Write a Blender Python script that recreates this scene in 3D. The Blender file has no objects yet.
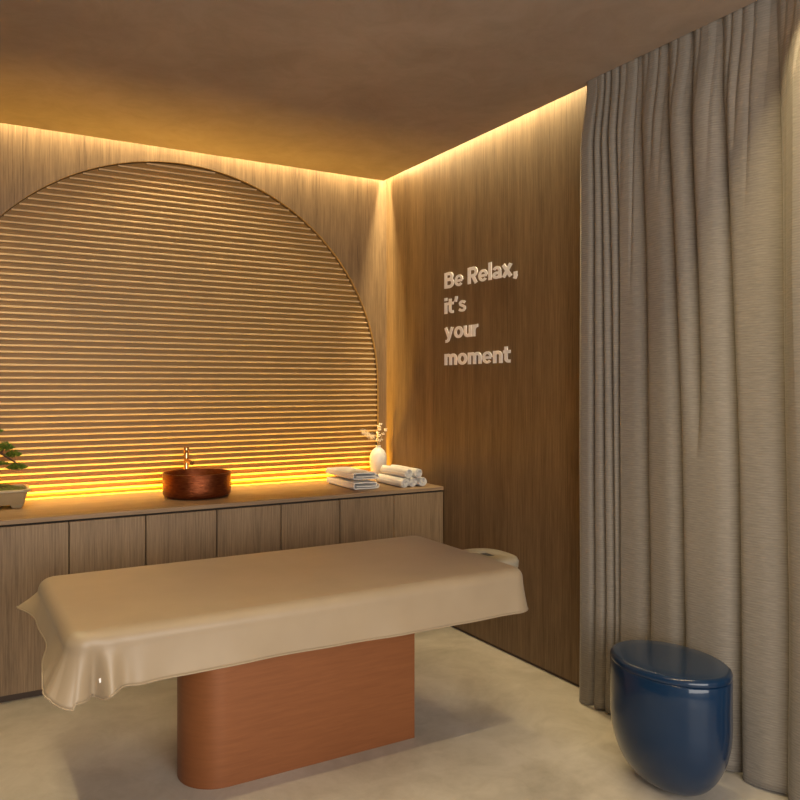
import bpy, bmesh, math, random
from mathutils import Vector, Matrix, noise
random.seed(7)
S = bpy.context.scene
C = S.collection
PI = math.pi

# ------------------------------------------------------------------ materials
def newmat(name):
    m = bpy.data.materials.new(name); m.use_nodes = True
    nt = m.node_tree; b = nt.nodes['Principled BSDF']
    return m, nt, b
def N(nt, t, **kw):
    n = nt.nodes.new(t)
    for k, v in kw.items(): setattr(n, k, v)
    return n
def pos(nt, scale, loc=(0, 0, 0)):
    g = N(nt, 'ShaderNodeNewGeometry'); mp = N(nt, 'ShaderNodeMapping')
    mp.inputs['Scale'].default_value = scale; mp.inputs['Location'].default_value = loc
    nt.links.new(g.outputs['Position'], mp.inputs['Vector']); return mp.outputs[0]
def noise_n(nt, vec, sc, det=4, rough=.5, dist=0):
    n = N(nt, 'ShaderNodeTexNoise'); n.inputs['Scale'].default_value = sc
    n.inputs['Detail'].default_value = det; n.inputs['Roughness'].default_value = rough
    n.inputs['Distortion'].default_value = dist
    nt.links.new(vec, n.inputs['Vector']); return n.outputs['Fac']
def ramp(nt, fac, stops):
    r = N(nt, 'ShaderNodeValToRGB')
    while len(r.color_ramp.elements) < len(stops): r.color_ramp.elements.new(.5)
    for e, (p, c) in zip(r.color_ramp.elements, stops):
        e.position = p; e.color = (*c, 1)
    nt.links.new(fac, r.inputs[0]); return r.outputs[0]
def mix(nt, a, b, f, mode='MIX'):
    m = N(nt, 'ShaderNodeMix', data_type='RGBA', blend_type=mode)
    if isinstance(f, (int, float)): m.inputs[0].default_value = f
    else: nt.links.new(f, m.inputs[0])
    for i, v in ((6, a), (7, b)):
        if isinstance(v, tuple): m.inputs[i].default_value = (*v, 1)
        else: nt.links.new(v, m.inputs[i])
    return m.outputs[2]
def bump(nt, b, h, st, d):
    n = N(nt, 'ShaderNodeBump'); n.inputs['Strength'].default_value = st; n.inputs['Distance'].default_value = d
    nt.links.new(h, n.inputs['Height']); nt.links.new(n.outputs[0], b.inputs['Normal'])
def hexc(r, g, b):
    f = lambda c: ((c / 255 + .055) / 1.055) ** 2.4 if c > 10 else c / 255 / 12.92
    return (f(r), f(g), f(b))

def plain(name, col, rough=.5, metal=0, coat=0):
    m, nt, b = newmat(name)
    v = noise_n(nt, pos(nt, (1, 1, 1)), 14, 3)
    c = ramp(nt, v, [(.3, tuple(x * .93 for x in col)), (.7, tuple(min(1, x * 1.05) for x in col))])
    nt.links.new(c, b.inputs['Base Color'])
    b.inputs['Roughness'].default_value = rough; b.inputs['Metallic'].default_value = metal
    b.inputs['Coat Weight'].default_value = coat; b.inputs['Coat Roughness'].default_value = .06
    return m

def wood(name, dark, light, axis='z', panel=None, rough=.5, off=0, tone=.22):
    m, nt, b = newmat(name)
    k = {'z': (1, 1, .03), 'x': (.03, 1, 1)}[axis]
    v1 = noise_n(nt, pos(nt, k, (off, off, 0)), 140, 5, .7)
    v2 = noise_n(nt, pos(nt, k, (3 + off, 5, 1)), 17, 3, .5, .5)
    k3 = {'z': (1, 1, .12), 'x': (.1, 1, 1)}[axis]
    v3 = noise_n(nt, pos(nt, k3, (off, 2, 7)), 6, 2, .5, 1.2)
    ad = N(nt, 'ShaderNodeMath', operation='MULTIPLY_ADD'); ad.inputs[1].default_value = .62
    nt.links.new(v1, ad.inputs[0])
    m2 = N(nt, 'ShaderNodeMath', operation='MULTIPLY'); m2.inputs[1].default_value = .2; nt.links.new(v2, m2.inputs[0])
    nt.links.new(m2.outputs[0], ad.inputs[2])
    m3 = N(nt, 'ShaderNodeMath', operation='MULTIPLY_ADD'); m3.inputs[1].default_value = .18; nt.links.new(v3, m3.inputs[0]); nt.links.new(ad.outputs[0], m3.inputs[2])
    c = ramp(nt, m3.outputs[0], [(.36, dark), (.5, tuple((a + q) / 2 for a, q in zip(dark, light))), (.64, light)])
    if panel:
        ax, wd, ph = panel
        g = N(nt, 'ShaderNodeNewGeometry'); sp = N(nt, 'ShaderNodeSeparateXYZ'); nt.links.new(g.outputs['Position'], sp.inputs[0])
        a1 = N(nt, 'ShaderNodeMath', operation='MULTIPLY_ADD'); a1.inputs[1].default_value = 1 / wd; a1.inputs[2].default_value = ph / wd + 40
        nt.links.new(sp.outputs[ax], a1.inputs[0])
        fl = N(nt, 'ShaderNodeMath', operation='FLOOR'); nt.links.new(a1.outputs[0], fl.inputs[0])
        wn = N(nt, 'ShaderNodeTexWhiteNoise', noise_dimensions='1D'); nt.links.new(fl.outputs[0], wn.inputs['W'])
        t = ramp(nt, wn.outputs['Value'], [(0, (1 - tone,) * 3), (1, (1, 1, 1))])
        c = mix(nt, c, t, 1.0, 'MULTIPLY')
        fr = N(nt, 'ShaderNodeMath', operation='FRACT'); nt.links.new(a1.outputs[0], fr.inputs[0])
        lt = N(nt, 'ShaderNodeMath', operation='LESS_THAN'); lt.inputs[1].default_value = .0022 / wd; nt.links.new(fr.outputs[0], lt.inputs[0])
        c = mix(nt, c, tuple(x * .55 for x in dark), lt.outputs[0])
    nt.links.new(c, b.inputs['Base Color']); b.inputs['Roughness'].default_value = rough
    bump(nt, b, v1, .12, .002)
    return m

def cement(name, cols, rough, sc=1.3, bm=.15):
    m, nt, b = newmat(name)
    p = pos(nt, (1, 1, 1))
    v = noise_n(nt, p, sc, 8, .62, .6); v2 = noise_n(nt, p, sc * 4.2, 6, .7, 1.5); v3 = noise_n(nt, p, 60, 3)
    c = ramp(nt, v, [(.3, cols[0]), (.5, cols[1]), (.7, cols[2])])
    c2 = ramp(nt, v2, [(.35, (.86, .85, .83)), (.6, (1, 1, 1))])
    c = mix(nt, c, c2, .8, 'MULTIPLY')
    nt.links.new(c, b.inputs['Base Color'])
    rr = N(nt, 'ShaderNodeMapRange'); rr.inputs['To Min'].default_value = rough - .1; rr.inputs['To Max'].default_value = rough + .12
    nt.links.new(v2, rr.inputs['Value']); nt.links.new(rr.outputs[0], b.inputs['Roughness'])
    ad = N(nt, 'ShaderNodeMath', operation='MULTIPLY_ADD'); ad.inputs[1].default_value = .25; nt.links.new(v3, ad.inputs[0]); nt.links.new(v2, ad.inputs[2])
    bump(nt, b, ad.outputs[0], bm, .006)
    return m

M = {}
WD, WL = (.105, .060, .026), (.31, .20, .10)
M['wall_wood'] = wood('oak_wall_back', WD, WL, panel=(0, .85, 2.22), tone=.16)
M['wall_wood_r'] = wood('oak_wall_right', WD, WL, panel=(1, .61, 1.315), off=4, tone=.22)
M['cab_wood'] = wood('oak_cabinet', (.135, .083, .043), (.34, .23, .13), off=9)
M['top_wood'] = wood('oak_counter', (.21, .13, .072), (.37, .25, .145), axis='x', rough=.55)
M['slat_wood'] = wood('oak_slats', (.27, .17, .085), (.40, .27, .145), axis='x', off=2)
M['slat_wood'] = plain('oak_slats_satin', (.56, .41, .235), .45)
M['backing'] = plain('backing_gap_shade', (.30, .16, .034), .5)  # darker than the slats: gap shade and amber glow put into the colour
M['dark_gap'] = plain('dark_gap', (.02, .013, .008), .8)
M['plinth'] = plain('dark_brown_plinth', (.07, .042, .025), .6)
M['ceiling'] = cement('ceiling_plaster', [(.27, .205, .16), (.32, .25, .195), (.37, .29, .23)], .8, 1.1)
M['floor'] = cement('floor_microcement', [(.40, .36, .30), (.55, .50, .43), (.66, .61, .54)], .42, 1.7, .1)
M['terracotta'] = None
M['white'] = plain('white_lettering', (.95, .93, .92), .6)
M['vase'] = plain('vase_ceramic', (.75, .72, .68), .35)
M['gold'] = plain('brushed_gold', (.85, .48, .2), .18, 1)
M['hole'] = plain('slot_shade_grey', (.05, .05, .055), .7)  # dark grey stands in for shade inside the cradle slot
M['cradle'] = plain('beige_upholstery', (.36, .32, .25), .55)
M['stem'] = plain('dry_stem', (.55, .42, .25), .7)
M['petal'] = plain('dry_blossom', (.85, .75, .6), .7)
M['pot'] = plain('glazed_pot', (.42, .33, .20), .3)
M['bark'] = plain('bark', (.11, .06, .035), .85)
M['moss'] = None
M['screen'] = plain('plaster_plain', (.26, .22, .18), .8)

# copper basin
m, nt, b = newmat('hammered_copper'); M['copper'] = m
v = noise_n(nt, pos(nt, (1, 1, 7)), 30, 3, .6, .5)
nt.links.new(ramp(nt, v, [(.3, (.13, .030, .009)), (.7, (.27, .075, .024))]), b.inputs['Base Color'])
b.inputs['Metallic'].default_value = .85; b.inputs['Roughness'].default_value = .3; bump(nt, b, v, .6, .004)
# pedestal
m, nt, b = newmat('brushed_terracotta'); M['terracotta'] = m
v = noise_n(nt, pos(nt, (1, 1, 12)), 7, 6, .6, .5)
nt.links.new(ramp(nt, v, [(.3, (.25, .088, .030)), (.7, (.30, .108, .038))]), b.inputs['Base Color'])
b.inputs['Roughness'].default_value = .42; b.inputs['Metallic'].default_value = .25; bump(nt, b, v, .05, .002)
# leaves, moss
m, nt, b = newmat('pine_foliage'); M['leaf'] = m
v = noise_n(nt, pos(nt, (1, 1, 1)), 60, 3)
nt.links.new(ramp(nt, v, [(.3, (.03, .08, .008)), (.7, (.2, .32, .03))]), b.inputs['Base Color']); b.inputs['Roughness'].default_value = .6
m, nt, b = newmat('moss'); M['moss'] = m
v = noise_n(nt, pos(nt, (1, 1, 1)), 90, 4)
nt.links.new(ramp(nt, v, [(.35, (.03, .03, .008)), (.7, (.13, .14, .02))]), b.inputs['Base Color']); b.inputs['Roughness'].default_value = .95
bump(nt, b, v, 1, .01)
# lacquer
m, nt, b = newmat('blue_lacquer'); M['blue'] = m; b.inputs['Coat IOR'].default_value = 1.38
v = noise_n(nt, pos(nt, (1, 1, 1)), 3, 2)
nt.links.new(ramp(nt, v, [(.3, (.001, .016, .05)), (.7, (.002, .022, .065))]), b.inputs['Base Color'])
b.inputs['Roughness'].default_value = .3; b.inputs['Specular IOR Level'].default_value = .2; b.inputs['Coat Weight'].default_value = 1; b.inputs['Coat Roughness'].default_value = .05
# towel
m, nt, b = newmat('terry_cloth'); M['towel'] = m
v = noise_n(nt, pos(nt, (1, 1, 1)), 260, 3)
nt.links.new(ramp(nt, v, [(.3, (.72, .70, .67)), (.7, (.86, .84, .81))]), b.inputs['Base Color'])
b.inputs['Roughness'].default_value = .9; b.inputs['Sheen Weight'].default_value = .3; bump(nt, b, v, .6, .004)
# satin cover
m, nt, b = newmat('satin_cloth'); M['satin'] = m
v = noise_n(nt, pos(nt, (1, 1, 1)), 5, 3); v2 = noise_n(nt, pos(nt, (1, 1, 1)), 420, 2)
nt.links.new(ramp(nt, v, [(.3, (.325, .25, .168)), (.7, (.36, .28, .19))]), b.inputs['Base Color'])
b.inputs['Roughness'].default_value = .42; b.inputs['Sheen Weight'].default_value = .1; b.inputs['Specular IOR Level'].default_value = .5
bump(nt, b, v2, .08, .001)
# curtain
m, nt, b = newmat('ribbed_linen'); M['curtain'] = m
p = pos(nt, (1, 1, 1))
w = N(nt, 'ShaderNodeTexWave', bands_direction='Z', wave_type='BANDS'); w.inputs['Scale'].default_value = 34
w.inputs['Distortion'].default_value = 2.2; w.inputs['Detail'].default_value = 2; w.inputs['Detail Scale'].default_value = .5
nt.links.new(p, w.inputs['Vector'])
v = noise_n(nt, pos(nt, (1, 1, 14)), 26, 4, .65)
c = ramp(nt, v, [(.3, (.180, .158, .132)), (.7, (.270, .240, .204))])
c = mix(nt, c, ramp(nt, w.outputs['Fac'], [(0, (.84, .83, .82)), (.6, (1, 1, 1))]), .6, 'MULTIPLY')
nt.links.new(c, b.inputs['Base Color']); b.inputs['Roughness'].default_value = .85
b.inputs['Sheen Weight'].default_value = .2
bump(nt, b, w.outputs['Fac'], .3, .002)

# ------------------------------------------------------------------ mesh helpers
def obj(name, bm, mat, parent=None, smooth=False, bev=0, angle=.6, recalc=True):
    me = bpy.data.meshes.new(name)
    if recalc: bmesh.ops.recalc_face_normals(bm, faces=bm.faces[:])
    bm.to_mesh(me); bm.free(); me.materials.append(mat)
    o = bpy.data.objects.new(name, me); C.objects.link(o)
    if smooth:
        for p in me.polygons: p.use_smooth = True
        if smooth == 'auto':
            me.set_sharp_from_angle(angle=angle)
    if bev:
        md = o.modifiers.new('bevel', 'BEVEL'); md.width = bev; md.segments = 3; md.limit_method = 'ANGLE'; md.angle_limit = .7
        for p in me.polygons: p.use_smooth = True
        me.set_sharp_from_angle(angle=.6)
        md.harden_normals = False
    if parent:
        o.parent = parent; o.matrix_parent_inverse = Matrix.Translation(-parent.location)
    return o
def tag(o, label, cat, group=None):
    o['label'] = label; o['category'] = cat
    if group: o['group'] = group
    return o
def thing(name, label, cat, loc, group=None):
    o = bpy.data.objects.new(name, None); C.objects.link(o); o.location = loc; o.empty_display_size = .05
    return tag(o, label, cat, group)
def struct(o): o['kind'] = 'structure'; return o
def box(bm, x0, x1, y0, y1, z0, z1):
    vs = [bm.verts.new((x, y, z)) for x in (x0, x1) for y in (y0, y1) for z in (z0, z1)]
    for f in ((0, 1, 3, 2), (4, 6, 7, 5), (0, 4, 5, 1), (2, 3, 7, 6), (0, 2, 6, 4), (1, 5, 7, 3)):
        bm.faces.new([vs[i] for i in f])
    return bm
def boxo(name, x0, x1, y0, y1, z0, z1, mat, parent=None, bev=0):
    return obj(name, box(bmesh.new(), x0, x1, y0, y1, z0, z1), mat, parent, bev=bev)
def lathe(bm, prof, cx=0, cy=0, n=48, axis='z', caps=True):
    rings = []
    for r, z in prof:
        rings.append([bm.verts.new((cx + r * math.cos(2 * PI * i / n), cy + r * math.sin(2 * PI * i / n), z)) for i in range(n)])
    for a, q in zip(rings, rings[1:]):
        for i in range(n): bm.faces.new((a[i], a[(i + 1) % n], q[(i + 1) % n], q[i]))
    if caps:
        bm.faces.new(rings[0][::-1]); bm.faces.new(rings[-1])
    return bm
def tube(bm, pts, rad, n=10):
    """round tube along pts (list of Vector), rad list or number"""
    pts = [Vector(p) for p in pts]
    rad = rad if isinstance(rad, (list, tuple)) else [rad] * len(pts)
    rings = []
    for i, p in enumerate(pts):
        d = (pts[min(i + 1, len(pts) - 1)] - pts[max(i - 1, 0)]).normalized()
        u = d.orthogonal().normalized() if i == 0 else (u - d * u.dot(d)).normalized()
        w_ = d.cross(u)
        rings.append([bm.verts.new(p + (u * math.cos(2 * PI * k / n) + w_ * math.sin(2 * PI * k / n)) * rad[i]) for k in range(n)])
    for a, q in zip(rings, rings[1:]):
        for i in range(n): bm.faces.new((a[i], a[(i + 1) % n], q[(i + 1) % n], q[i]))
    bm.faces.new(rings[0][::-1]); bm.faces.new(rings[-1])
    return bm
def prism(bm, poly, z0, z1):
    a = [bm.verts.new((x, y, z0)) for x, y in poly]; q = [bm.verts.new((x, y, z1)) for x, y in poly]
    n = len(poly)
    for i in range(n): bm.faces.new((a[i], a[(i + 1) % n], q[(i + 1) % n], q[i]))
    bm.faces.new(a[::-1]); bm.faces.new(q); return bm

# ------------------------------------------------------------------ the room
H = 2.79; HT = 2.95; XL = -2.79; YF = -3.10; YB = -6.2; XO = -4.4
struct(boxo('floor', XO, .08, YB, .12, -.1, 0, M['floor']))
# ceiling panel floating inside the light cove, then the lower soffit beyond it
bm = bmesh.new()
prism(bm, [(-2.73, YF), (-.085, YF), (-.085, -1.984), (-.05, -1.984), (-.05, -.05), (-2.73, -.05)], H, H + .05)
struct(obj('ceiling', bm, M['ceiling']))
struct(boxo('ceiling_upper', XL, 0, -3.2, 0, HT, HT + .05, M['ceiling']))
struct(boxo('ceiling_front', XO, -.13, YB, -3.17, H, HT, M['ceiling']))
# back wall with the arched opening
AX, AZ, AR, XR = -1.372, 1.418, 1.310, -.060
def arch(n=96, r=AR):
    pts = []
    for i in range(n + 1):
        a = PI * i / n
        pts.append((AX - r * math.cos(a), AZ + r * math.sin(a)))
    return pts
bm = bmesh.new()
cols = [(XL, 0.0), (AX - AR, 0.0)] + arch() + [(AX + AR, 0.0), (-.0, 0.0)]   # lower edge of the panelling, left to right
def strip_panel(bm, low, zt, y0, y1):
    """solid sheet between the polyline low and the height zt (zt may be a list)"""
    n = len(low)
    f = [[bm.verts.new((x, y, z)) for x, z in low] for y in (y0, y1)]
    h = [[bm.verts.new((x, y, zt)) for x, z in low] for y in (y0, y1)]
    for i in range(n - 1):
        if abs(low[i][0] - low[i + 1][0]) > 1e-6:
            bm.faces.new((f[0][i], f[0][i + 1], h[0][i + 1], h[0][i])); bm.faces.new((f[1][i + 1], f[1][i], h[1][i], h[1][i + 1]))
            bm.faces.new((h[0][i], h[0][i + 1], h[1][i + 1], h[1][i]))
        bm.faces.new((f[0][i], f[1][i], f[1][i + 1], f[0][i + 1]))
    for i in (0, n - 1): bm.faces.new((f[0][i], h[0][i], h[1][i], f[1][i]))
strip_panel(bm, cols, HT, 0, .055)
bmesh.ops.remove_doubles(bm, verts=bm.verts[:], dist=1e-6)
struct(obj('wall_back', bm, M['wall_wood']))
struct(boxo('wall_back_core', XL, 0, .08, .14, 0, HT, M['dark_gap']))
# right wall (oak panelling above a shadow gap)
struct(boxo('wall_right', 0, .08, YB, .14, .016, HT, M['wall_wood_r']))
struct(boxo('baseboard_right', .010, .08, YB, .12, 0, .016, M['plinth']))
struct(boxo('wall_left', XL - .1, XL, -3.2, .14, 0, HT, M['wall_wood']))
struct(boxo('wall_left_return', XO, XL - .1, -3.2, -3.1, 0, HT, M['screen']))
struct(boxo('wall_left_outer', XO - .1, XO, YB, -3.1, 0, HT, M['screen']))
# front wall; the unseen wide window behind the camera is added for neutral fill
bm = bmesh.new()
wx0, wx1, wz0, wz1 = -3.9, -.5, .5, 2.5
for a in ((XO, wx0, 0, HT), (wx1, .08, 0, HT), (wx0, wx1, 0, wz0), (wx0, wx1, wz1, HT)):
    box(bm, a[0], a[1], YB - .1, YB, a[2], a[3])
struct(obj('wall_front', bm, M['screen']))
bm = bmesh.new()
for x in (wx0, (wx0 + wx1) / 2 - .025, wx1 - .05): box(bm, x, x + .05, YB - .08, YB - .03, wz0, wz1)
for z in (wz0, wz1 - .05): box(bm, wx0, wx1, YB - .075, YB - .035, z, z + .05)
struct(obj('added_window', bm, M['dark_gap']))

# slatted arch
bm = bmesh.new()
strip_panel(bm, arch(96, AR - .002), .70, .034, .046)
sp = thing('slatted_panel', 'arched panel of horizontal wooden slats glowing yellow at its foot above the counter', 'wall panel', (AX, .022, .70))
bk_ = obj('backing_board', bm, M['backing'], sp); bk_['label'] = 'backing board coloured darker for the shade between the slats'
bm = bmesh.new()
P = .0344
for k in range(-18, 60):
    zc = 1.363 + k * P
    zz = zc + .005
    if zz > AZ + AR - .01: break
    hw = AR - .003 if zz < AZ else math.sqrt(max(0, (AR - .003) ** 2 - (zz - AZ) ** 2))
    x0, x1 = AX - hw, AX + hw
    # louvre shaped lath: slim upright nose, hollow underside
    sec = [(.0342, zc + .0050), (.0175, zc + .0047), (.0160, zc + .0037), (.0160, zc - .0035), (.0175, zc - .0045), (.0342, zc - .0048)]
    a = [bm.verts.new((x0, y, z)) for y, z in sec]; q = [bm.verts.new((x1, y, z)) for y, z in sec]
    for i in range(6): bm.faces.new((a[i], a[(i + 1) % 6], q[(i + 1) % 6], q[i]))
    bm.faces.new(a[::-1]); bm.faces.new(q)
obj('slats', bm, M['slat_wood'], sp)

# ------------------------------------------------------------------ cabinets and counter
CT = .821
ords = ['at the right end of the row', 'second from the right-hand wall', 'third from the right-hand wall', 'fourth from the right-hand wall',
        'fifth from the right-hand wall', 'sixth from the right-hand wall', 'seventh from the right-hand wall', 'leftmost, under the bonsai']
edges = [-.002, -.342, -.687, -1.034, -1.381, -1.733, -2.080, -2.432, -2.786]
for i in range(8):
    x1, x0 = edges[i] - .001, edges[i + 1] + .001
    t = thing('cabinet', 'oak base cabinet with plain door, ' + ords[i], 'cabinet', ((x0 + x1) / 2, -.35, .04), 'oak base cabinets under the counter')
    boxo('body', x0, x1, -.675, -.040, .04, .788, M['dark_gap'], t)
    boxo('door', x0 + .0018, x1 - .0018, -.70, -.677, .036, .790, M['cab_wood'], t, bev=.001)
struct(boxo('trim_1', XL + .002, -.002, -.672, -.040, 0, .039, M['plinth']))
bm = bmesh.new(); box(bm, XL + .002, -.002, -.702, -.036, .800, CT)
tag(obj('counter_top', bm, M['top_wood'], bev=.0015), 'long thin oak counter top running over the row of cabinets', 'counter')
struct(boxo('gap_shade_strip', XL + .002, -.002, -.68, -.040, .789, .7995, M['dark_gap']))  # near-black strip paints in the shade of the gap under the slab

# basin
bx, by, R = -1.390, -.370, .182
prof = [(.0, CT), (R - .035, CT), (R - .012, CT + .006), (R - .002, CT + .02), (R, CT + .05), (R, CT + .128), (R - .002, CT + .132), (R - .007, CT + .132), (R - .010, CT + .127),
        (R - .011, CT + .06), (R - .02, CT + .03), (R - .06, CT + .017), (.03, CT + .012), (.0, CT + .012)]
prof = [(max(r, .0005), z + .0005) for r, z in prof]
t = thing('basin', 'round hammered copper vessel basin standing on the oak counter', 'basin', (bx, by, CT))
obj('bowl', lathe(bmesh.new(), prof, bx, by, 72), M['copper'], t, smooth='auto', angle=.9)
obj('drain', lathe(bmesh.new(), [(.022, CT + .0135), (.022, CT + .017), (.016, CT + .018)], bx, by, 24), M['gold'], t, smooth='auto')
# tap
fx, fy = -1.394, -.165
t = thing('tap', 'tall polished brass tap behind the copper basin', 'tap', (fx, fy, CT))
obj('body', lathe(bmesh.new(), [(.0138, CT + .0005), (.0138, 1.041), (.0133, 1.043)], fx, fy, 32), M['gold'], t, smooth='auto')
obj('spout', tube(bmesh.new(), [(fx, fy - .013, 1.000), (fx, fy - .11, .994), (fx, fy - .118, .9935)], [.0125, .0125, .0115], 20), M['gold'], t, smooth='auto')
obj('handle', lathe(bmesh.new(), [(.0140, 1.0435), (.0150, 1.045), (.0150, 1.073), (.0140, 1.075)], fx, fy, 32), M['gold'], t, smooth='auto')


# vase and dried stems
vx, vy = -.114, -.092
prof = [(.030, .0005), (.040, .002), (.0475, .02), (.0525, .06), (.0560, .10), (.0560, .13), (.0515, .155), (.041, .176), (.026, .190), (.0165, .196), (.0150, .204), (.018, .2085), (.0165, .210), (.0125, .209), (.012, .195), (.012, .19)]
tag(obj('vase', lathe(bmesh.new(), [(r, z + CT) for r, z in prof], vx, vy, 48), M['vase'], smooth='auto', angle=1.2),
    'small white rounded bottle vase in the counter corner behind the towels', 'vase')
def blob(bm, c, r, k=1):
    g = bmesh.ops.create_icosphere(bm, subdivisions=1, radius=r, matrix=Matrix.Translation(c) @ Matrix.Rotation(random.random() * 6, 4, 'X') @ Matrix.Diagonal((1, .8, .6, 1)))
zb = CT + .198
def sprig(label, stem_pts, blossoms, plume=None):
    t = thing('dried_sprig', label, 'dried flower', stem_pts[0], 'dried sprigs in the white vase')
    obj('stem', tube(bmesh.new(), stem_pts, [.0016] * (len(stem_pts) - 1) + [.0008], 6), M['stem'], t, smooth=True)
    bm = bmesh.new()
    for c, r in blossoms:
        for k in range(9):
            a = random.random() * 6.28; e = random.uniform(-1, 1)
            d = Vector((math.cos(a), math.sin(a), e)).normalized() * r * 1.0
            blob(bm, Vector(c) + d, r * random.uniform(.5, .75))
    if plume:
        a, q = Vector(plume[0]), Vector(plume[1])
        for k in range(420):
            u = random.random(); c = a.lerp(q, u) + Vector((random.gauss(0, 1), random.gauss(0, 1), random.gauss(0, 1))) * .009 * (1.1 - .6 * abs(u - .5))
            d = (q - a).normalized() * .012 + Vector((random.gauss(0, 1), random.gauss(0, 1), random.gauss(0, 1))) * .006
            w_ = Vector((0, 0, .0012))
            vs = [bm.verts.new(c - w_), bm.verts.new(c + w_), bm.verts.new(c + d)]
            bm.faces.new(vs)
    obj('blossom', bm, M['petal'], t, smooth=True, recalc=False)
b0 = Vector((vx - .003, vy, zb))
sprig('pale feathery dried plume leaning left out of the white vase', [b0, (vx - .008, vy, zb + .035), (vx - .035, vy - .01, zb + .065), (vx - .06, vy - .01, zb + .08)],
      [], ((vx - .04, vy - .01, zb + .064), (vx - .125, vy - .02, zb + .108)))
sprig('tallest upright dried sprig with cream blossoms in the white vase', [(vx, vy, zb), (vx - .002, vy, zb + .05), (vx + .004, vy, zb + .1), (vx + .016, vy, zb + .155)],
      [((vx - .002, vy, zb + .05), .010), ((vx + .003, vy - .004, zb + .075), .011), ((vx - .003, vy, zb + .095), .009), ((vx + .010, vy, zb + .115), .009), ((vx + .006, vy, zb + .138), .010), ((vx + .018, vy, zb + .150), .009)])
sprig('short dried sprig with cream blossoms leaning right out of the white vase', [(vx + .003, vy, zb), (vx + .012, vy, zb + .04), (vx + .03, vy, zb + .075), (vx + .05, vy - .005, zb + .11)],
      [((vx + .012, vy, zb + .042), .007), ((vx + .027, vy, zb + .05), .006), ((vx + .036, vy, zb + .088), .008), ((vx + .052, vy - .005, zb + .112), .009)])

# towels: flattened or round spirals of cloth
def spiral_towel(name, label, cat, x, y0, y1, z, w, r, th, turns, mirror=1, group=None, seed=0, yaw=0):
    """x = centre, z = bottom; w = flat length between the rounded sides, r = outer half height"""
    pts = []
    steps = int(turns * 44)
    rr = r - th / 2
    for i in range(steps + 1):
        a = 2 * PI * i / 44.0
        rad = rr - (th * 1.25) * a / (2 * PI)
        if rad < th * .45: break
        f = rad / rr
        c, s_ = math.cos(a - PI), math.sin(a - PI + .0)
        px = (w / 2) * max(-1, min(1, c * 2.2)) * (1 if w == 0 else (1 - .09 * (a / (2 * PI)))) + rad * c
        pts.append((mirror * px, rad * (s_ if w == 0 else math.copysign(abs(s_) ** .35, s_))))
    bm = bmesh.new()
    ny = 10; n = len(pts)
    # offset both ways
    L = []
    for i, (px, pz) in enumerate(pts):
        ax_, az_ = pts[max(0, i - 1)]; bx_, bz_ = pts[min(n - 1, i + 1)]
        dx, dz = bx_ - ax_, bz_ - az_; l = math.hypot(dx, dz) or 1
        L.append((px, pz, -dz / l, dx / l))
    rows = []
    for j in range(ny + 1):
        v = j / ny; yy = y0 + (y1 - y0) * v
        row = []
        for sgn in (1, -1):
            rr_ = []
            for i, (px, pz, nx, nz) in enumerate(L):
                e = th / 2 * .93
                if j in (0, ny): e *= .6
                wob = .0012 * noise.noise(Vector((px * 30 + seed, yy * 14, pz * 30)))
                ye = yy + (.002 * math.sin(i * .55 + seed) if j in (0, ny) else 0)
                rr_.append(bm.verts.new((px + sgn * nx * e + wob, ye, pz + sgn * nz * e + wob)))
            row.append(rr_)
        rows.append(row)
    for j in range(ny):
        for s2 in (0, 1):
            for i in range(n - 1):
                bm.faces.new((rows[j][s2][i], rows[j][s2][i + 1], rows[j + 1][s2][i + 1], rows[j + 1][s2][i]))
        for i in (0, n - 1):
            bm.faces.new((rows[j][0][i], rows[j][1][i], rows[j + 1][1][i], rows[j + 1][0][i]))
    for j in (0, ny):
        for i in range(n - 1):
            bm.faces.new((rows[j][0][i], rows[j][0][i + 1], rows[j][1][i + 1], rows[j][1][i]))
    zmin = min(v.co.z for v in bm.verts)
    ym = (y0 + y1) / 2
    for v in bm.verts:
        v.co.z += z - zmin; v.co.y -= ym
    bmesh.ops.rotate(bm, verts=bm.verts[:], cent=(0, 0, 0), matrix=Matrix.Rotation(yaw, 3, 'Z'))
    o = obj(name, bm, M['towel'], smooth='auto', angle=1.0)
    for v in o.data.vertices: pass
    o.location = (x, ym, 0)
    return tag(o, label, cat, group)
g = 'folded white towels in the stack'
spiral_towel('folded_towel', 'thick folded white towel at the bottom of the two-towel stack', 'towel', -.468, -.595, -.225, CT + .0005, .126, .0280, .0100, 2.3, -1, g, 1)
spiral_towel('folded_towel', 'thick folded white towel on top of the two-towel stack', 'towel', -.471, -.590, -.220, CT + .0560, .126, .0275, .0100, 2.3, -1, g, 5)
g = 'rolled white towels in the pyramid'
rl = .0305
for i, (x, lv, lab) in enumerate([(-.232, 0, 'rolled white towel, leftmost of the three in the bottom row'), (-.170, 0, 'rolled white towel, middle of the three in the bottom row'),
                                  (-.108, 0, 'rolled white towel, rightmost in the bottom row nearest the oak side wall'),
                                  (-.201, 1, 'rolled white towel on top, the left of the upper two'), (-.139, 1, 'rolled white towel on top, the right of the upper two')]):
    spiral_towel('rolled_towel', lab, 'towel', x, -.640 + .01 * (i % 2), -.325, CT + .0005 + lv * .0535, 0, rl, .0062, 3.6, 1, g, 11 + i)

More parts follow.
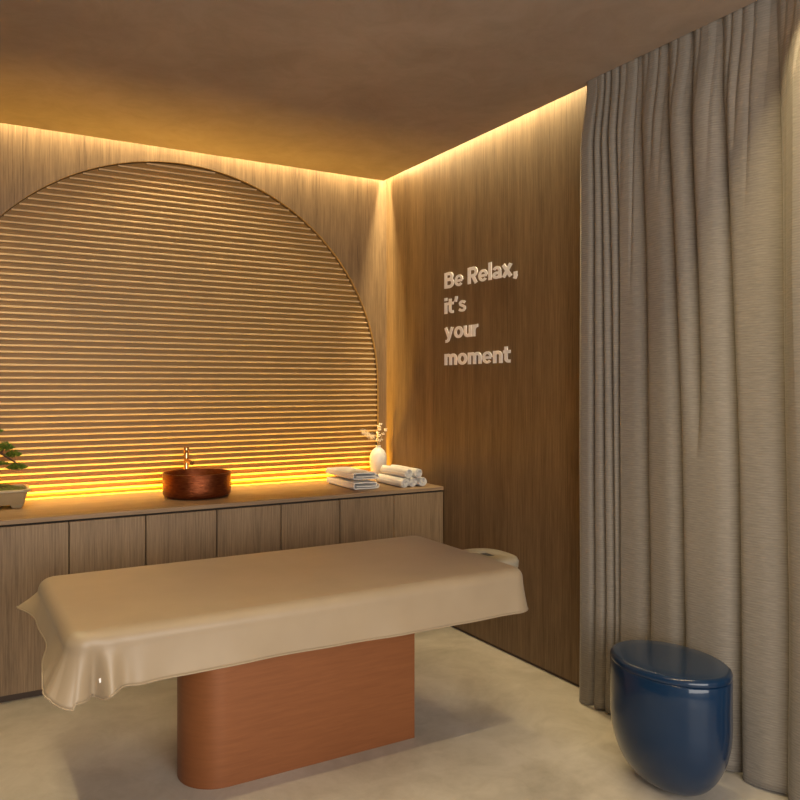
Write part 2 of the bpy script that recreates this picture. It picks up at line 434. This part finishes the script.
# bonsai
px0, px1, py0, py1 = -2.61, -2.243, -.355, -.165
def rrect(x0, x1, y0, y1, r, n=6):
    o = []
    for cx, cy, a0 in ((x1 - r, y1 - r, 0), (x0 + r, y1 - r, 90), (x0 + r, y0 + r, 180), (x1 - r, y0 + r, 270)):
        for i in range(n + 1):
            a = math.radians(a0 + 90 * i / n); o.append((cx + r * math.cos(a), cy + r * math.sin(a)))
    return o
t = thing('bonsai', 'small green bonsai tree in a beige tray pot at the left end of the counter', 'bonsai', ((px0 + px1) / 2, (py0 + py1) / 2, CT))
bm = bmesh.new()
rings = []
for e, z in [(0, .018), (.004, .020), (.018, .076), (.022, .081), (.032, .084), (.032, .092), (.028, .094), (.018, .094), (.015, .086), (.010, .05)]:
    rings.append([bm.verts.new((x, y, CT + z)) for x, y in rrect(px0 - e, px1 + e, py0 - e, py1 + e, .02 + max(e, 0) * .5)])
for a, q in zip(rings, rings[1:]):
    for i in range(len(a)): bm.faces.new((a[i], a[(i + 1) % len(a)], q[(i + 1) % len(a)], q[i]))
bm.faces.new(rings[0][::-1]); bm.faces.new(rings[-1])
pot = obj('pot', bm, M['pot'], t, smooth='auto', angle=.9)
for sx in (0, 1):
    for sy in (0, 1):
        cx = px0 + .03 if sx == 0 else px1 - .03; cy = py0 + .03 if sy == 0 else py1 - .03
        bm = bmesh.new()
        a = [bm.verts.new((cx + dx * .020, cy + dy * .018, CT + .0005)) for dx, dy in ((-1, -1), (1, -1), (1, 1), (-1, 1))]
        q = [bm.verts.new((cx + dx * .031, cy + dy * .028, CT + .0195)) for dx, dy in ((-1, -1), (1, -1), (1, 1), (-1, 1))]
        for i in range(4): bm.faces.new((a[i], a[(i + 1) % 4], q[(i + 1) % 4], q[i]))
        bm.faces.new(a[::-1]); bm.faces.new(q)
        f = obj('foot', bm, M['pot'], t, bev=.003)
bm = bmesh.new()
nx, ny = 40, 20; grid = []
for i in range(nx + 1):
    row = []
    for j in range(ny + 1):
        u, v = i / nx, j / ny
        x = px0 - .012 + (px1 - px0 + .024) * u; y = py0 - .012 + (py1 - py0 + .024) * v
        e = min(u, 1 - u, v, 1 - v) * 6; e = min(1, e)
        row.append(bm.verts.new((x, y, CT + .084 + e * (.014 + .012 * noise.noise(Vector((x * 30, y * 30, 0))) + .010 * math.sin(PI * u)))))
    grid.append(row)
for i in range(nx):
    for j in range(ny): bm.faces.new((grid[i][j], grid[i + 1][j], grid[i + 1][j + 1], grid[i][j + 1]))
obj('moss', bm, M['moss'], t, smooth=True)
bm = bmesh.new()
yb = -.255
tube(bm, [(-2.44, yb, CT + .095), (-2.415, yb, CT + .14), (-2.44, yb, CT + .19), (-2.40, yb, CT + .24), (-2.42, yb, CT + .30), (-2.40, yb, CT + .37)], [.026, .020, .016, .013, .010, .005], 10)
tube(bm, [(-2.403, yb, CT + .238), (-2.36, yb - .01, CT + .255), (-2.335, yb - .01, CT + .275), (-2.318, yb - .01, CT + .30)], [.009, .007, .005, .003], 8)
tube(bm, [(-2.34, yb - .01, CT + .27), (-2.31, yb - .015, CT + .245), (-2.28, yb - .02, CT + .225), (-2.262, yb - .02, CT + .205)], [.006, .005, .004, .003], 8)
tube(bm, [(-2.335, yb, CT + .262), (-2.30, yb, CT + .25), (-2.285, yb, CT + .258)], [.005, .004, .003], 8)
tube(bm, [(-2.43, yb, CT + .20), (-2.48, yb, CT + .24), (-2.53, yb, CT + .25)], [.009, .006, .003], 8)
obj('trunk', bm, M['bark'], t, smooth=True)
def pad(c, rx, ry, rz, n):
    bm = bmesh.new()
    for k in range(n):
        a = random.random() * 6.28; q = math.sqrt(random.random())
        p_ = Vector(c) + Vector((math.cos(a) * q * rx, math.sin(a) * q * ry, rz * (1 - q * q) * random.uniform(-.5, 1)))
        out = Vector((math.cos(a) * q, math.sin(a) * q, .9 + random.gauss(0, .3))).normalized()
        for s_ in range(5):
            d = (out + Vector((random.gauss(0, .5), random.gauss(0, .5), random.gauss(0, .4)))).normalized() * random.uniform(.007, .012)
            w_ = d.cross(Vector((random.random(), random.random(), .2))).normalized() * .0011
            bm.faces.new([bm.verts.new(p_ - w_), bm.verts.new(p_ + w_), bm.verts.new(p_ + d)])
    return obj('foliage', bm, M['leaf'], t, recalc=False)
pad((-2.325, yb - .01, CT + .292), .044, .04, .034, 520)
pad((-2.283, yb - .005, CT + .255), .036, .035, .024, 380)
pad((-2.268, yb - .02, CT + .192), .044, .035, .026, 500)
pad((-2.345, yb - .03, CT + .215), .04, .035, .016, 250)
pad((-2.40, yb, CT + .375), .07, .055, .035, 500)
pad((-2.53, yb, CT + .25), .06, .05, .025, 400)

# ------------------------------------------------------------------ wall lettering
sign = thing('wall_lettering', 'white raised slogan in bold letters on the oak side wall', 'wall sign', (-.002, -1.05, 1.80))
lines = [('Be Relax,', 2.007, .690, .093), ("it's", 1.856, .222, .093), ('your', 1.707, .340, .093), ('moment', 1.551, .628, .093)]
def ell(cx, cy, rx, ry, a0, a1, n=20):
    return [(cx + rx * math.cos(math.radians(a0 + (a1 - a0) * i / n)), cy + ry * math.sin(math.radians(a0 + (a1 - a0) * i / n))) for i in range(n + 1)]
GL = {
 'B': (.20, [[(.1, 0), (.1, 1)], [(.1, .91)] + ell(.36, .725, .185, .185, 90, -90) + [(.1, .54)], [(.1, .54)] + ell(.39, .315, .215, .225, 90, -90) + [(.1, .09)]]),
 'R': (.20, [[(.1, 0), (.1, 1)], [(.1, .91)] + ell(.37, .69, .20, .22, 90, -90) + [(.1, .47)], [(.33, .5), (.57, 0)]]),
 'e': (.16, [[(.1, .35), (.54, .35)], ell(.31, .36, .225, .28, 0, 318, 40)]),
 'l': (.20, [[(.1, 0), (.1, 1.04)]]),
 'a': (.17, [[(.46, 0), (.46, .42)], ell(.265, .43, .195, .215, 150, 0), ell(.27, .205, .19, .13, 0, 360, 30)]),
 'x': (.20, [[(.06, 0), (.50, .72)], [(.50, 0), (.06, .72)]]),
 ',': (.20, [[(.12, .21), (.12, 0)], [(.16, .04), (.07, -.19)]]),
 'i': (.20, [[(.1, 0), (.1, .72)], [(.1, .83), (.1, 1.02)]]),
 't': (.18, [[(.16, .93)] + ell(.31, .25, .15, .16, 180, 270) + [(.40, .09)], [(.0, .63), (.40, .63)]]),
 "'": (.18, [[(.14, 1.02), (.07, .68)]]),
 's': (.16, [[(.45, .55), (.36, .61), (.26, .635), (.16, .61), (.11, .54), (.13, .46), (.22, .40), (.34, .34), (.42, .27), (.43, .18), (.37, .10), (.26, .08), (.15, .10), (.05, .17)]]),
 'y': (.19, [[(.06, .72), (.31, .06)], [(.54, .72), (.31, .06), (.24, -.10), (.16, -.15), (.05, -.15)]]),
 'o': (.19, [ell(.32, .36, .225, .275, 0, 360, 40)]),
 'u': (.19, [[(.1, .72)] + ell(.27, .27, .17, .18, 180, 350) + [(.45, .30)], [(.45, 0), (.45, .72)]]),
 'r': (.19, [[(.1, 0), (.1, .72)], ell(.36, .40, .25, .24, 180, 85)]),
 'n': (.19, [[(.1, 0), (.1, .72)], ell(.275, .44, .18, .19, 190, 0) + [(.455, 0)]]),
 'm': (.19, [[(.1, 0), (.1, .72)], ell(.265, .44, .17, .19, 190, 0) + [(.435, 0)], ell(.60, .44, .17, .19, 190, 0) + [(.77, 0)]]),
}
def glyph(ch):
    w_, strokes = GL[ch]; bm = bmesh.new()
    for si, st in enumerate(strokes):
        d0, d1 = -.0009 * si, .05
        closed = math.dist(st[0], st[-1]) < 1e-6
        L, Rr = [], []
        for i, p_ in enumerate(st):
            a = st[i - 1] if i else (st[-2] if closed else st[0]); q = st[i + 1] if i < len(st) - 1 else (st[1] if closed else st[-1])
            dx, dy = q[0] - a[0], q[1] - a[1]; l = math.hypot(dx, dy)
            L.append((p_[0] - dy / l * w_ / 2, p_[1] + dx / l * w_ / 2)); Rr.append((p_[0] + dy / l * w_ / 2, p_[1] - dx / l * w_ / 2))
        ring = [[bm.verts.new((x, y, z)) for (x, y), z in ((a, 0), (q, 0), (q, d1 - d0), (a, d1 - d0))] for a, q in zip(L, Rr)]
        for a, q in zip(ring, ring[1:]):
            for k in range(4): bm.faces.new((a[k], a[(k + 1) % 4], q[(k + 1) % 4], q[k]))
        if not closed: bm.faces.new(ring[0][::-1]); bm.faces.new(ring[-1])
    me = bpy.data.meshes.new('letter'); bmesh.ops.recalc_face_normals(bm, faces=bm.faces[:]); bm.to_mesh(me); bm.free()
    return me
capH = None
for text, zb_, width, cap in lines:
    gl = []; cur = 0
    for ch in text:
        if ch == ' ': cur += .27; continue
        me = glyph(ch)
        x0 = min(v.co.x for v in me.vertices); x1 = max(v.co.x for v in me.vertices)
        gl.append((me, x0, cur)); cur += (x1 - x0) + .045
        last = cur - .045
    sx = width / last; sz = cap
    for me, x0, cu_ in gl:
        for v in me.vertices:
            x, y, z = v.co
            v.co = (-.0010 - z * .07, -.713 - (x - x0 + cu_) * sx, zb_ - .006 + y * sz)
        me.materials.append(M['white'])
        o = bpy.data.objects.new('letter', me); C.objects.link(o); o.parent = sign; o.matrix_parent_inverse = Matrix.Translation(-sign.location)

# ------------------------------------------------------------------ massage table
t = thing('massage_table', 'massage table on a terracotta pedestal with one rounded end and a face cradle', 'massage table', (-1.4, -1.75, 0))
pr = .140; pcx, pcy0, pcy1 = -1.848 + pr, -1.908 + pr, -1.62 - pr
poly = []
for i in range(13): a = math.radians(270 - 90 * i / 12); poly.append((pcx + pr * math.cos(a), pcy0 + pr * math.sin(a)))
for i in range(13): a = math.radians(180 - 90 * i / 12); poly.append((pcx + pr * math.cos(a), pcy1 + pr * math.sin(a)))
poly += [(-.938, -1.62), (-.938, -1.908)]
obj('pedestal', prism(bmesh.new(), poly, .0005, .629), M['terracotta'], t, smooth='auto', bev=0)
obj('table_board', prism(bmesh.new(), rrect(-2.225, -.635, -2.13, -1.40, .05), .63, .692), M['cradle'], t, bev=.006)
# face cradle with a slot opening
cxm, cym, zc1 = -.500, -1.795, .674
def cradle():
    bm = bmesh.new(); n = 64
    def ring(s, z, inner=False):
        o = []
        for i in range(n):
            a = 2 * PI * i / n; c, s_ = math.cos(a), math.sin(a)
            if inner: e = 6; rx, ry = .022, .040
            else: e = 2.6; rx, ry = .135, .150
            k = (abs(c) ** e + abs(s_) ** e) ** (-1 / e)
            o.append(bm.verts.new((cxm + (-.01 if not inner else .01) + c * k * (rx + s), cym + s_ * k * (ry + s), z)))
        return o
    R_ = [ring(-.012, zc1 - .055), ring(0, zc1 - .045), ring(.002, zc1 - .02), ring(-.004, zc1 - .007), ring(-.016, zc1 - .0015), ring(-.03, zc1),
          ring(.004, zc1, 1), ring(0, zc1 - .004, 1), ring(0, zc1 - .055, 1)]
    for a, q in zip(R_, R_[1:] + R_[:1]):
        for i in range(n): bm.faces.new((a[i], a[(i + 1) % n], q[(i + 1) % n], q[i]))
    return bm
fc = obj('face_cradle', cradle(), M['cradle'], t, smooth='auto', angle=.9)
obj('slot_shade_plug', prism(bmesh.new(), rrect(cxm + .01 - .0215, cxm + .01 + .0215, cym - .0395, cym + .0395, .006), zc1 - .05, zc1 - .005), M['hole'], t)['label'] = 'dark plug standing in for the shade in the face cradle slot'  # plug just below the surface, dark in place of the hole's shade
obj('cradle_base', prism(bmesh.new(), rrect(cxm - .09, cxm + .09, cym - .11, cym + .11, .03), zc1 - .068, zc1 - .0555), M['hole'], t)

# cover cloth
TX0, TX1, TY0, TY1, TZ = -2.245, -.605, -2.155, -1.375, .702
def perim(N_=520):
    r = .035; out = []
    segs = []
    # start back-left corner, go along left end to front, front to right, right end to back, back to left
    def arc(cx, cy, a0, a1):
        for i in range(25):
            a = math.radians(a0 + (a1 - a0) * i / 24); segs.append((cx + r * math.cos(a), cy + r * math.sin(a), math.cos(a), math.sin(a)))
    def line(xa, ya, xb, yb, nx, ny, n):
        for i in range(1, n): u = i / n; segs.append((xa + (xb - xa) * u, ya + (yb - ya) * u, nx, ny))
    arc(TX0 + r, TY1 - r, 90, 180); line(TX0, TY1 - r, TX0, TY0 + r, -1, 0, 90)
    arc(TX0 + r, TY0 + r, 180, 270); line(TX0 + r, TY0, TX1 - r, TY0, 0, -1, 200)
    arc(TX1 - r, TY0 + r, 270, 360); line(TX1, TY0 + r, TX1, TY1 - r, 1, 0, 70)
    arc(TX1 - r, TY1 - r, 0, 90); line(TX1 - r, TY1, TX0 + r, TY1, 0, 1, 160)
    return segs
PS = perim()
def gs(x, c, w): return math.exp(-((x - c) / w) ** 2)
def hemdata(x, y, nx, ny):
    """returns (drop, out, fold displacement along normal at the hem)"""
    drop, out = .165, .012
    dfl = math.hypot(x - TX0, y - TY0); dbl = math.hypot(x - TX0, y - TY1); dfr = math.hypot(x - TX1, y - TY0)
    left = max(0, -nx)
    if left > .99: drop = .110; out = .020
    elif left > 0: drop = .165 - .055 * left ** 2; out = .012 + .012 * left
    drop += .036 * gs(math.hypot(x - TX0, y - TY0 - .018), 0, .030) + (.018 * gs(dfl, 0, .16) if left > .5 else 0)
    if y > TY1 - .25: drop -= .014 * gs(dbl, 0, .12)
    out += .030 * gs(dfl, 0, .09) + .022 * gs(dfl, .14, .10) * left + .058 * gs(dbl, 0, .10)
    out += .006 * gs(dfr, 0, .05)
    drop += .0 * gs(dfr, 0, .035)
    fold = 0
    if ny < -.5:      # front
        fold += -.058 * gs(x, TX0 + .044, .019) + +.020 * gs(x, TX0 + .088, .024) - .010 * gs(x, TX0 + .130, .022) + .004 * gs(x, TX0 + .17, .03) - .004 * gs(x, TX0 + .25, .04)
        drop += -.010 * gs(x, TX0 + .040, .014) + .030 * gs(x, TX0 + .050, .034)
        fold += .0025 * math.sin(x * 9) + .002 * math.sin(x * 21 + 1)
        drop += .003 * math.sin(x * 5)
    if left > .9:
        fold += .003 * math.sin((y - TY0) * 14 + .6)
    return drop, out, fold
bm = bmesh.new()
cxm_, cym_ = (TX0 + TX1) / 2, (TY0 + TY1) / 2
rows = []
for s_ in (0.02, .15, .3, .45, .6, .72, .82, .88, .92, .95):   # flat top
    rr_ = []
    for x, y, nx, ny in PS:
        xx, yy = cxm_ + (x - cxm_) * s_, cym_ + (y - cym_) * s_
        rr_.append(bm.verts.new((xx, yy, TZ + .0018 * noise.noise(Vector((xx * 5, yy * 5, 0))) - .002 * s_ ** 6)))
    rows.append(rr_)
NV = 22; rad = .042
for j in range(NV + 1):
    rr_ = []
    for x, y, nx, ny in PS:
        drop, out, fold = hemdata(x, y, nx, ny)
        if j <= 8:
            a = (PI / 2) * j / 8
            o_ = rad * math.sin(a) - rad; z = TZ - .002 - rad * (1 - math.cos(a)); v = 0.25 * (j / 8) ** 2 * .25
        else:
            v0 = (j - 8) / (NV - 8); o_ = 0; z = TZ - .002 - rad - (drop - rad) * v0; v = v0
        o_ += rad * .75
        o_ += out * v ** 1.3 + fold * v ** .9 if v > 0 else 0
        wr = .0022 * noise.noise(Vector((x * 7, y * 7, z * 4))) * min(1, v * 2)
        rr_.append(bm.verts.new((x + nx * (o_ + wr), y + ny * (o_ + wr), z)))
    rows.append(rr_)
n = len(PS)
for a, q in zip(rows, rows[1:]):
    for i in range(n): bm.faces.new((a[i], a[(i + 1) % n], q[(i + 1) % n], q[i]))
bm.faces.new(rows[0])
cl = obj('table_cloth', bm, M['satin'], smooth=True)
md = cl.modifiers.new('thick', 'SOLIDIFY'); md.thickness = .0028; md.offset = -1
tag(cl, 'beige satin cover draped over the massage table with loose folds at the left corner', 'cloth')
# rolled hem
bm = bmesh.new()
hem = [rows_ for rows_ in []]
bm.free()
bm = bmesh.new()
hp = [cl.data.vertices[i].co.copy() for i in range(len(cl.data.vertices) - n, len(cl.data.vertices))]
hp.append(hp[0])
tube(bm, hp, .0024, 6)
obj('hem', bm, M['satin'], cl, smooth=True)
# small pale tag near the left front corner
bm = bmesh.new()
i0 = min(range(n), key=lambda i: abs(PS[i][0] - (TX0 + .062)) + (0 if PS[i][3] < -.9 else 9))
base = 10 * n
def cv(j, i): return cl.data.vertices[(10 + j) * n + i].co
p_ = cv(17, i0) + Vector((0, -.004, 0))
for dz in (0,):
    a = [bm.verts.new(p_ + Vector(q)) for q in ((-.003, -.001, .005), (.003, -.001, .007), (.004, -.003, -.005), (-.001, -.003, -.007))]
    q2 = [bm.verts.new(v.co + Vector((0, .0015, 0))) for v in a]
    for i in range(4): bm.faces.new((a[i], a[(i + 1) % 4], q2[(i + 1) % 4], q2[i]))
    bm.faces.new(a); bm.faces.new(q2[::-1])
tg = obj('care_tag', bm, M['white'], cl); tg['label'] = 'small pale sewn tag'

# ------------------------------------------------------------------ stool
sx_, sy_ = -.345, -2.680
def oval(bm, prof, n=72):
    rings = []
    for s, z in prof:     # s = inset from full size, as metres
        rings.append([bm.verts.new((sx_ + math.cos(2 * PI * i / n) * max(.001, .172 - s), sy_ + math.sin(2 * PI * i / n) * max(.001, .230 - s * 1.15), z * .972)) for i in range(n)])
    for a, q in zip(rings, rings[1:]):
        for i in range(n): bm.faces.new((a[i], a[(i + 1) % n], q[(i + 1) % n], q[i]))
    bm.faces.new(rings[0][::-1]); bm.faces.new(rings[-1]); return bm
t = thing('stool', 'glossy dark blue lacquered oval stool with a rounded bottom in front of the curtain', 'stool', (sx_, sy_, 0))
prof = []
for i in range(17):
    a = (PI / 2) * i / 16
    prof.append((.150 * (1 - math.sin(a)) ** 1.0, .0008 + .262 * (1 - math.cos(a)) ** 1.1))
prof = [(p_[0] + .0, p_[1]) for p_ in prof] + [(0, .28), (0, .31), (0, .36), (.0, .430), (.002, .4345), (.006, .436)]
obj('body', oval(bmesh.new(), prof), M['blue'], t, smooth='auto', angle=1.0)
prof = [(.008, .4365), (.001, .438), (.0, .441), (.0, .448), (.003, .456), (.009, .4615), (.015, .463), (.019, .4625), (.023, .4635), (.06, .4645), (.12, .465)]
obj('seat', oval(bmesh.new(), prof), M['blue'], t, smooth='auto', angle=1.0)

# ------------------------------------------------------------------ curtain
# valleys: (y at floor, y at top, depth at floor, depth at top, half width, fade centre z or None)
V = [(-2.062, -2.060, .055, .050, .010), (-2.120, -2.100, .055, .055, .009), (-2.168, -2.135, .055, .055, .009), (-2.200, -2.185, .060, .050, .008),
     (-2.352, -2.300, .050, .030, .030), (-2.540, -2.440, .050, .035, .028), (-2.625, -2.560, .0, .050, .028), (-2.772, -2.690, .060, .040, .030),
     (-2.950, -2.900, .045, .050, .045), (-3.120, -3.110, .055, .055, .035), (-3.30, -3.29, .05, .05, .035), (-3.46, -3.45, .05, .05, .035)]
rnd = random.Random(3)
G = []
y = -2.22
while y > -3.5:
    G.append((y, rnd.uniform(.008, .020), rnd.uniform(.006, .014), rnd.uniform(1.75, 2.55))); y -= rnd.uniform(.035, .07)
def cx_at(y, z):
    h = z / H
    x = -.108
    x += .010 * math.sin(y * 11 + 1.3 + .6 * h) + .008 * noise.noise(Vector((0, y * 3, z * .9)))
    for yf, yt, df, dt, w_ in V:
        vy = yf + (yt - yf) * max(0, (h - .15) / .85) ** 1.5 + .006 * noise.noise(Vector((yf * 9, 0, z * 1.3)))
        k = h if df > 0 else min(1, max(0, (z - 1.15) / .35))
        d = df + (dt - df) * k
        tt = (y - vy)
        w1 = w_ * (1.0 if tt > 0 else .55)      # steeper on the near side
        d *= 1
        x += d * math.exp(-abs(tt / w1) ** 1.35)
    for gy, gd, gw, gz in G:
        k = min(1, max(0, (z - gz) / (H - gz))) ** .8
        if k > 0: x += gd * k * math.exp(-abs((y - gy - .02 * (1 - k)) / gw) ** 1.5)
    if y < -2.97: x -= .035 * min(1, max(0, z - 1.0) / .8) * min(1, (-2.97 - y) / .05)
    k = min(1, max(0, (z - 2.45) / .32)); k = k * k * (3 - 2 * k)
    x = x * (1 - k) + min(-.02, max(-.081, -.062 - .018 * min(1, max(0, (y + 2.10) / .06)) + (x + .07) * .42)) * k
    return min(x, -.012)
bm = bmesh.new()
ny, nz = 620, 90; grid = []
Y0, Y1 = -1.965, -3.55
for i in range(ny + 1):
    row = []
    yy = Y0 + (Y1 - Y0) * i / ny
    for j in range(nz + 1):
        v = j / nz
        zb0 = .008 + .004 * math.sin(yy * 23)
        z = zb0 + (H + .045 - zb0) * v
        y_ = yy
        if i < 40: y_ -= .010 * (v ** 3) * (1 - i / 40)  # edge leans out slightly at the top
        xx = cx_at(yy, z)
        if i < 14: xx += (1 - i / 14) ** 2 * .02
        row.append(bm.verts.new((xx, y_, z)))
    grid.append(row)
for i in range(ny):
    for j in range(nz): bm.faces.new((grid[i][j], grid[i + 1][j], grid[i + 1][j + 1], grid[i][j + 1]))
cu = obj('curtain', bm, M['curtain'], smooth=True)
md = cu.modifiers.new('thick', 'SOLIDIFY'); md.thickness = .0025; md.offset = 1
tag(cu, 'floor-length ribbed grey beige curtain hanging along the right side behind the blue stool', 'curtain')

# ------------------------------------------------------------------ lights
def area(name, loc, rot, sx, sy, power, col, spread=PI):
    l = bpy.data.lights.new(name, 'AREA'); l.shape = 'RECTANGLE'; l.size = sx; l.size_y = sy; l.energy = power; l.color = col; l.spread = spread
    o = bpy.data.objects.new(name, l); C.objects.link(o); o.location = loc; o.rotation_euler = rot
    return o
WARM = (1, .79, .42)
area('cove_light_back', (-1.40, -.026, 2.935), (0, 0, 0), 2.66, .028, 36, WARM)
area('cove_light_right', (-.026, -.98, 2.935), (0, 0, 0), .028, 1.86, 24, WARM)
area('cove_light_left', (-2.76, -1.6, 2.835), (0, 0, 0), .028, 2.9, 18, WARM)
area('cove_light_front', (-1.45, -3.135, 2.87), (0, 0, 0), 2.56, .03, 18, WARM)
area('counter_glow', (-1.37, -.020, .775), (PI - .45, 0, 0), 2.56, .026, 30, (1, .54, .03))
area('window_fill_light', ((wx0 + wx1) / 2, YB - .02, 1.5), (PI / 2, 0, 0), 3.3, 1.9, 72, (1, .93, .84))  # neutral fill from the camera side, set in the added window
w = bpy.data.worlds.new('World'); S.world = w; w.use_nodes = True
w.node_tree.nodes['Background'].inputs[0].default_value = (.8, .85, 1, 1); w.node_tree.nodes['Background'].inputs[1].default_value = .3

# ------------------------------------------------------------------ camera
cam = bpy.data.cameras.new('camera'); co = bpy.data.objects.new('camera', cam); C.objects.link(co)
cam.sensor_width = 36; cam.lens = 781 / 800 * 36; cam.shift_y = -14 / 800; cam.clip_start = .02
co.location = (-2.5776, -4.6056, 1.4216); co.rotation_euler = (PI / 2, 0, -math.radians(30.2245))
S.camera = co
S.view_settings.view_transform = 'Standard'; S.view_settings.look = 'None'; S.view_settings.gamma = 1; S.view_settings.use_curve_mapping = False
S.view_settings.exposure = .92
